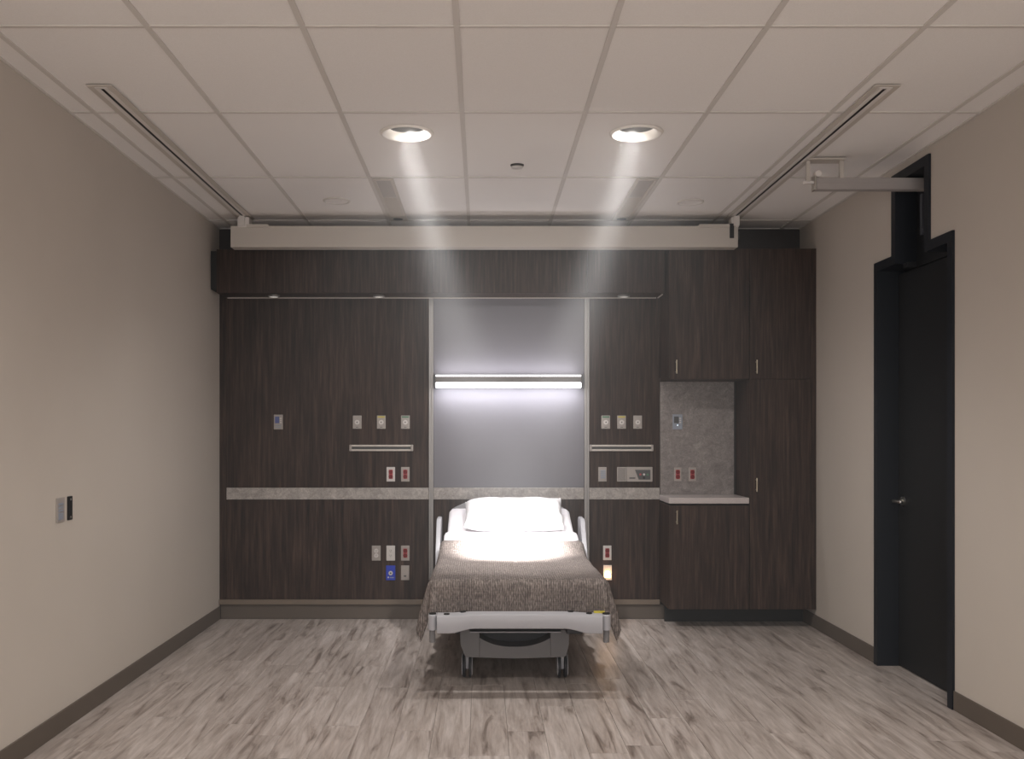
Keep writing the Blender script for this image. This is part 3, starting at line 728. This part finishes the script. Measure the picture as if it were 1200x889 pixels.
# castors
def caster(x, y, label=None):
    R = .068
    bm = bmesh.new()
    for s in (-1, 1):
        xa_, xb_ = x+s*.010, x+s*.026
        for (p, q, r1, r2) in ((xa_, xa_+s*.004, R-.006, R), (xa_+s*.004, xb_-s*.004, R, R), (xb_-s*.004, xb_, R, R-.006)):
            cyl(bm, (p, y, R), (q, y, R), r1, 32, r2)
    w1 = fin('caster_wheel', bm, mTyre, bed, smooth=True)
    bm = bmesh.new()
    for s in (-1, 1):   # outer guards
        pts = [(y+.074*math.cos(a_), R+.074*math.sin(a_)) for a_ in [math.pi*i/14-.45 for i in range(0, 19)]]
        prism(bm, pts+[(y-.05, R-.045), (y+.02, R-.045)], 'x', x+s*.0272, x+s*.0315)
    box(bm, x-.0085, x+.0085, y-.04, y+.04, R-.01, R+.072); cyl(bm, (x, y, R+.05), (x, y, .20), .018, 16)
    fin('caster_guard', bm, mBed, w1)
for x_ in (U(547.5, 5.75), U(658.5, 5.75)):
    for y_ in (5.75, 7.02): caster(x_, y_)
# headboard
bm = bmesh.new(); n = 28
top = []
for i in range(n+1):
    xr = -.44+.88*i/n; top.append((BXC+xr, .865+.085*(1-abs(xr/.44)**3.2)))
inner = [(BXC+(x_-BXC)*.90, z_-.030-.01*0) for x_, z_ in top]
A = [bm.verts.new((p[0], 7.43, p[1])) for p in top]; A2 = [bm.verts.new((p[0], 7.47, p[1])) for p in top]
B = [bm.verts.new((p[0], 7.43, p[1])) for p in inner]; B2 = [bm.verts.new((p[0], 7.47, p[1])) for p in inner]
for i in range(n):
    bm.faces.new((A[i], A[i+1], B[i+1], B[i])); bm.faces.new((A2[i], B2[i], B2[i+1], A2[i+1]))
    bm.faces.new((A[i], A2[i], A2[i+1], A[i+1])); bm.faces.new((B[i], B[i+1], B2[i+1], B2[i]))
for k in (0, n): bm.faces.new((A[k], B[k], B2[k], A2[k]))
for s in (-1, 1): box(bm, BXC+s*.44-(.045 if s > 0 else 0), BXC+s*.44+(.045 if s < 0 else 0), 7.43, 7.47, .40, .862, bev=.005)
hb = fin('headboard', bm, mBed, bed, smooth=True)
fin('headboard_panel', BX(BXC-.40, BXC+.40, 7.444, 7.458, .42, .86, bev=.004), mBed2, bed)
fin('head_crossbar', BX(BXC-.43, BXC+.43, 7.36, 7.43, .36, .43, bev=.006), mBed2, bed)
# side rails
for s in (-1, 1):
    xi = BXC+s*.500
    bm = bmesh.new()
    pts = [(6.70, .50), (6.74, .62), (6.88, .815), (6.92, .838), (7.08, .842), (7.12, .82), (7.12, .50)]
    prism(bm, pts, 'x', xi, xi+s*.030)
    bmesh.ops.bevel(bm, geom=[e_ for e_ in bm.edges if len(e_.link_faces) == 2], offset=.004, segments=2, affect='EDGES')
    fin('side_rail', bm, mBed, bed, smooth=True)
    bm = bmesh.new()
    pts = [(5.62, .42), (5.60, .52), (5.66, .575), (6.20, .585), (6.26, .54), (6.26, .42)]
    prism(bm, pts, 'x', BXC+s*.468, BXC+s*.49)
    fin('side_rail', bm, mBed, bed)
    bm = bmesh.new(); box(bm, BXC+s*.43, BXC+s*.502, 6.70, 6.80, .385, .53, bev=.005); box(bm, BXC+s*.43, BXC+s*.475, 5.88, 5.98, .385, .44, bev=.005); fin('rail_arm', bm, mBed2, bed)

# mattress
def smoothstep(x): x = min(1, max(0, x)); return x*x*(3-2*x)
bm = bmesh.new(); rings = []; hw = .455; th = .145
ys = [5.425+(7.36-5.425)*i/60 for i in range(61)]
for iy, y_ in enumerate(ys):
    e0 = min(1, (iy+.0)/1.5) if iy < 2 else 1; e1 = min(1, (60-iy)/1.5) if iy > 58 else 1
    inset = .02*(1-min(e0, e1)); zt = ztop(y_)-inset*.8; zb_ = ztop(y_)-th+inset*.8
    w_ = hw-inset; r = .03; prof = []
    for (cx_, cz_, a0) in ((w_-r, zt-r, 0), (-(w_-r), zt-r, 90), (-(w_-r), zb_+r, 180), (w_-r, zb_+r, 270)):
        for k in range(5):
            a_ = math.radians(a0+90*k/4); prof.append((cx_+r*math.cos(a_), cz_+r*math.sin(a_)))
    rings.append([bm.verts.new((BXC+p[0], y_, p[1])) for p in prof])
for A, B in zip(rings, rings[1:]):
    for k in range(len(A)): bm.faces.new((A[k], A[(k+1) % len(A)], B[(k+1) % len(A)], B[k]))
bm.faces.new(rings[0][::-1]); bm.faces.new(rings[-1])
tag(fin('mattress', bm, mSheet, smooth=True), 'white sheeted mattress with raised head end on the hospital bed', 'mattress')

def cloth(name, ns, nt, fn, mat, thick=.006):
    bm = bmesh.new(); g_ = [[bm.verts.new(fn(-1+2*i/ns, j/nt)) for i in range(ns+1)] for j in range(nt+1)]
    for j in range(nt):
        for i in range(ns): bm.faces.new((g_[j][i], g_[j][i+1], g_[j+1][i+1], g_[j+1][i]))
    o = fin(name, bm, mat, smooth=False)
    for p in o.data.polygons: p.use_smooth = True
    if thick:
        m_ = o.modifiers.new('thickness', 'SOLIDIFY'); m_.thickness = thick; m_.offset = 1
    return o, g_
# top sheet turned down above the blanket
def sheet(s, t):
    y_ = 6.62+t*.26+.004*math.sin(s*9)*(1-t)
    L = .66; a_ = abs(s)*L; sg = 1 if s >= 0 else -1; W = .462
    z_ = ztop(y_)+.010+.012*math.exp(-((t-.10)/.10)**2)+.003*math.sin(s*11+t*8)
    if a_ <= W-.03: return (BXC+sg*a_, y_, z_)
    b_ = a_-(W-.03); q = min(b_/.047, 1)*math.pi/2
    dx = .03*math.sin(q); dz = .03*(1-math.cos(q)); rest = max(0, b_-.047)
    return (BXC+sg*(W-.03+dx+.010+rest*.05), y_, z_-dz-rest)
o, _ = cloth('top_sheet', 70, 16, sheet, mSheet)
tag(o, 'white top sheet turned down between pillow and grey blanket', 'sheet')
# blanket
rf = random.Random(3)
def blanket(s, t):
    # t: 0 at head edge .. 1 at the bottom of the foot drop; s: across
    Yh, Yf, drop = 6.70, 5.44, .205
    total = (Yh-Yf)+drop; dist = t*total
    if dist <= Yh-Yf: y_ = Yh-dist; e_ = 0
    else: y_ = Yf; e_ = dist-(Yh-Yf)
    frac = (Yh-y_)/(Yh-Yf)
    hang = .21+.07*frac
    W = .478+.012*frac; L = W+hang
    a_ = abs(s)*L; sg = 1 if s >= 0 else -1
    zt = ztop(y_)+.020+.012*math.exp(-((y_-6.66)/.09)**2)
    d_ = max(0, a_-W+.02)
    R = .035
    def roll(l):          # length past the edge -> outward, down
        q = min(l/(R*math.pi/2), 1)*math.pi/2; rest = max(0, l-R*math.pi/2)
        return R*math.sin(q)+rest*.20, R*(1-math.cos(q))+rest*.97
    wig = .0035*math.sin(y_*23+sg)+.003*math.sin(a_*17+y_*6)
    if d_ == 0 and e_ == 0: return (BXC+sg*a_, y_, zt+wig*.6)
    if d_ > 0 and e_ == 0:
        ox, dz = roll(d_)
        fold = .018*math.sin(y_*15+sg*1.3)*min(1, d_/.22)+.010*math.sin(y_*33+sg)*min(1, d_/.22)
        return (BXC+sg*(W-.02+ox+fold*(.6+.4*frac)), y_+.008*math.sin(d_*20), zt-dz+.010*math.sin(y_*9+sg)*min(1, d_/.2))
    if d_ == 0:
        ox, dz = roll(e_)
        ox = min(ox, R+.004)
        return (BXC+sg*a_, y_-ox*.9+.003*math.sin(a_*26), zt-dz+.004*math.sin(s*40)*min(1, e_/.1))
    r_ = math.hypot(d_, e_); an = math.atan2(e_, d_)
    ox, dz = roll(r_)
    fold = .016*math.sin(an*5+.6)*min(1, r_/.2)
    return (BXC+sg*(W-.02+(ox+fold)*math.cos(an)**.8), y_-min((ox+fold), R+.030)*math.sin(an)*.95, zt-dz)
NS, NT = 150, 130
bl, _ = cloth('blanket', NS, NT, blanket, mBlan, .007)
tag(bl, 'grey brown woven blanket draped over the lower bed', 'blanket')
# fringe of loose yarn along the hems
bm = bmesh.new()
def strand(p, d, L):
    p = Vector(p); d = Vector(d).normalized(); q = p+d*L
    cyl(bm, p, q, .0018, 4, .0010)
for k in range(90):
    t_ = .05+.95*k/90
    for s_ in (-1, 1):
        p = blanket(s_, t_); strand(p, (s_*rf.uniform(-.1, .35), rf.uniform(-.3, .3), -1), rf.uniform(.012, .035))
for k in range(120):
    s_ = -.70+1.4*k/120
    p = blanket(s_, 1.0); strand((p[0], p[1]-.004, p[2]+.002), (rf.uniform(-.5, .5), -.15, -1), rf.uniform(.004, .010))
fr = fin('fringe', bm, mBlan, bl); fr['kind'] = 'stuff'

# pillow
bm = bmesh.new(); a_, b_ = .355, .200; nx, ny = 44, 30
tilt = math.radians(22); pc = Vector((.228, 7.055, .790+.070))
def pil(u, v, sd):
    px = a_*u*(1-.025*(1-abs(v))*abs(u)**3); py = b_*v*(1-.03*(1-abs(u)**2)*abs(v)**4)
    h = .078*max(0, (1-abs(u)**5))**.5*max(0, (1-abs(v)**3.4))**.55
    flare = max(0, (u-.72)/.28)
    wr = .003*math.sin(u*7+v*5)+.004*math.sin(v*13-u*6)+flare*.012*math.sin(v*11+u*3)
    z = sd*(h+.004+.02*flare)+wr*(1 if sd > 0 else .4)
    px += flare*.008*math.sin(v*9)
    # sag of the pillow over the mattress
    x, y, z = px, py, z if sd > 0 else max(z, -.05)
    return pc+Vector((x, y*math.cos(tilt)-z*math.sin(tilt), y*math.sin(tilt)+z*math.cos(tilt)))
T = [[bm.verts.new(pil(-1+2*i/nx, -1+2*j/ny, 1)) for i in range(nx+1)] for j in range(ny+1)]
Bt = [[bm.verts.new(pil(-1+2*i/nx, -1+2*j/ny, -1)) for i in range(nx+1)] for j in range(ny+1)]
for j in range(ny):
    for i in range(nx):
        bm.faces.new((T[j][i], T[j][i+1], T[j+1][i+1], T[j+1][i])); bm.faces.new((Bt[j][i], Bt[j+1][i], Bt[j+1][i+1], Bt[j][i+1]))
for i in range(nx): bm.faces.new((T[0][i], Bt[0][i], Bt[0][i+1], T[0][i+1])); bm.faces.new((T[ny][i], T[ny][i+1], Bt[ny][i+1], Bt[ny][i]))
for j in range(ny): bm.faces.new((T[j][0], T[j+1][0], Bt[j+1][0], Bt[j][0])); bm.faces.new((T[j][nx], Bt[j][nx], Bt[j+1][nx], T[j+1][nx]))
tag(fin('pillow', bm, mPil, smooth=True), 'white pillow propped on the raised head of the bed', 'pillow')

# ================================================================ HAZE that shows the lamp beams
hm = bpy.data.materials.new('haze'); hm.use_nodes = True; nt_ = hm.node_tree; nt_.nodes.clear()
ou = nt_.nodes.new('ShaderNodeOutputMaterial'); vs_ = nt_.nodes.new('ShaderNodeVolumeScatter')
vs_.inputs['Density'].default_value = .030; vs_.inputs['Anisotropy'].default_value = 0.0; vs_.inputs['Color'].default_value = (1, 1, 1, 1)
nt_.links.new(vs_.outputs[0], ou.inputs['Volume'])
class HM: m = hm
hz = fin('haze', BX(XL+.03, XR-.03, 4.6, 7.02, .012, ZC-.03), HM)
tag(hz, 'thin haze over the bed that shows the two slanting lamp beams', 'haze'); hz['kind'] = 'stuff'
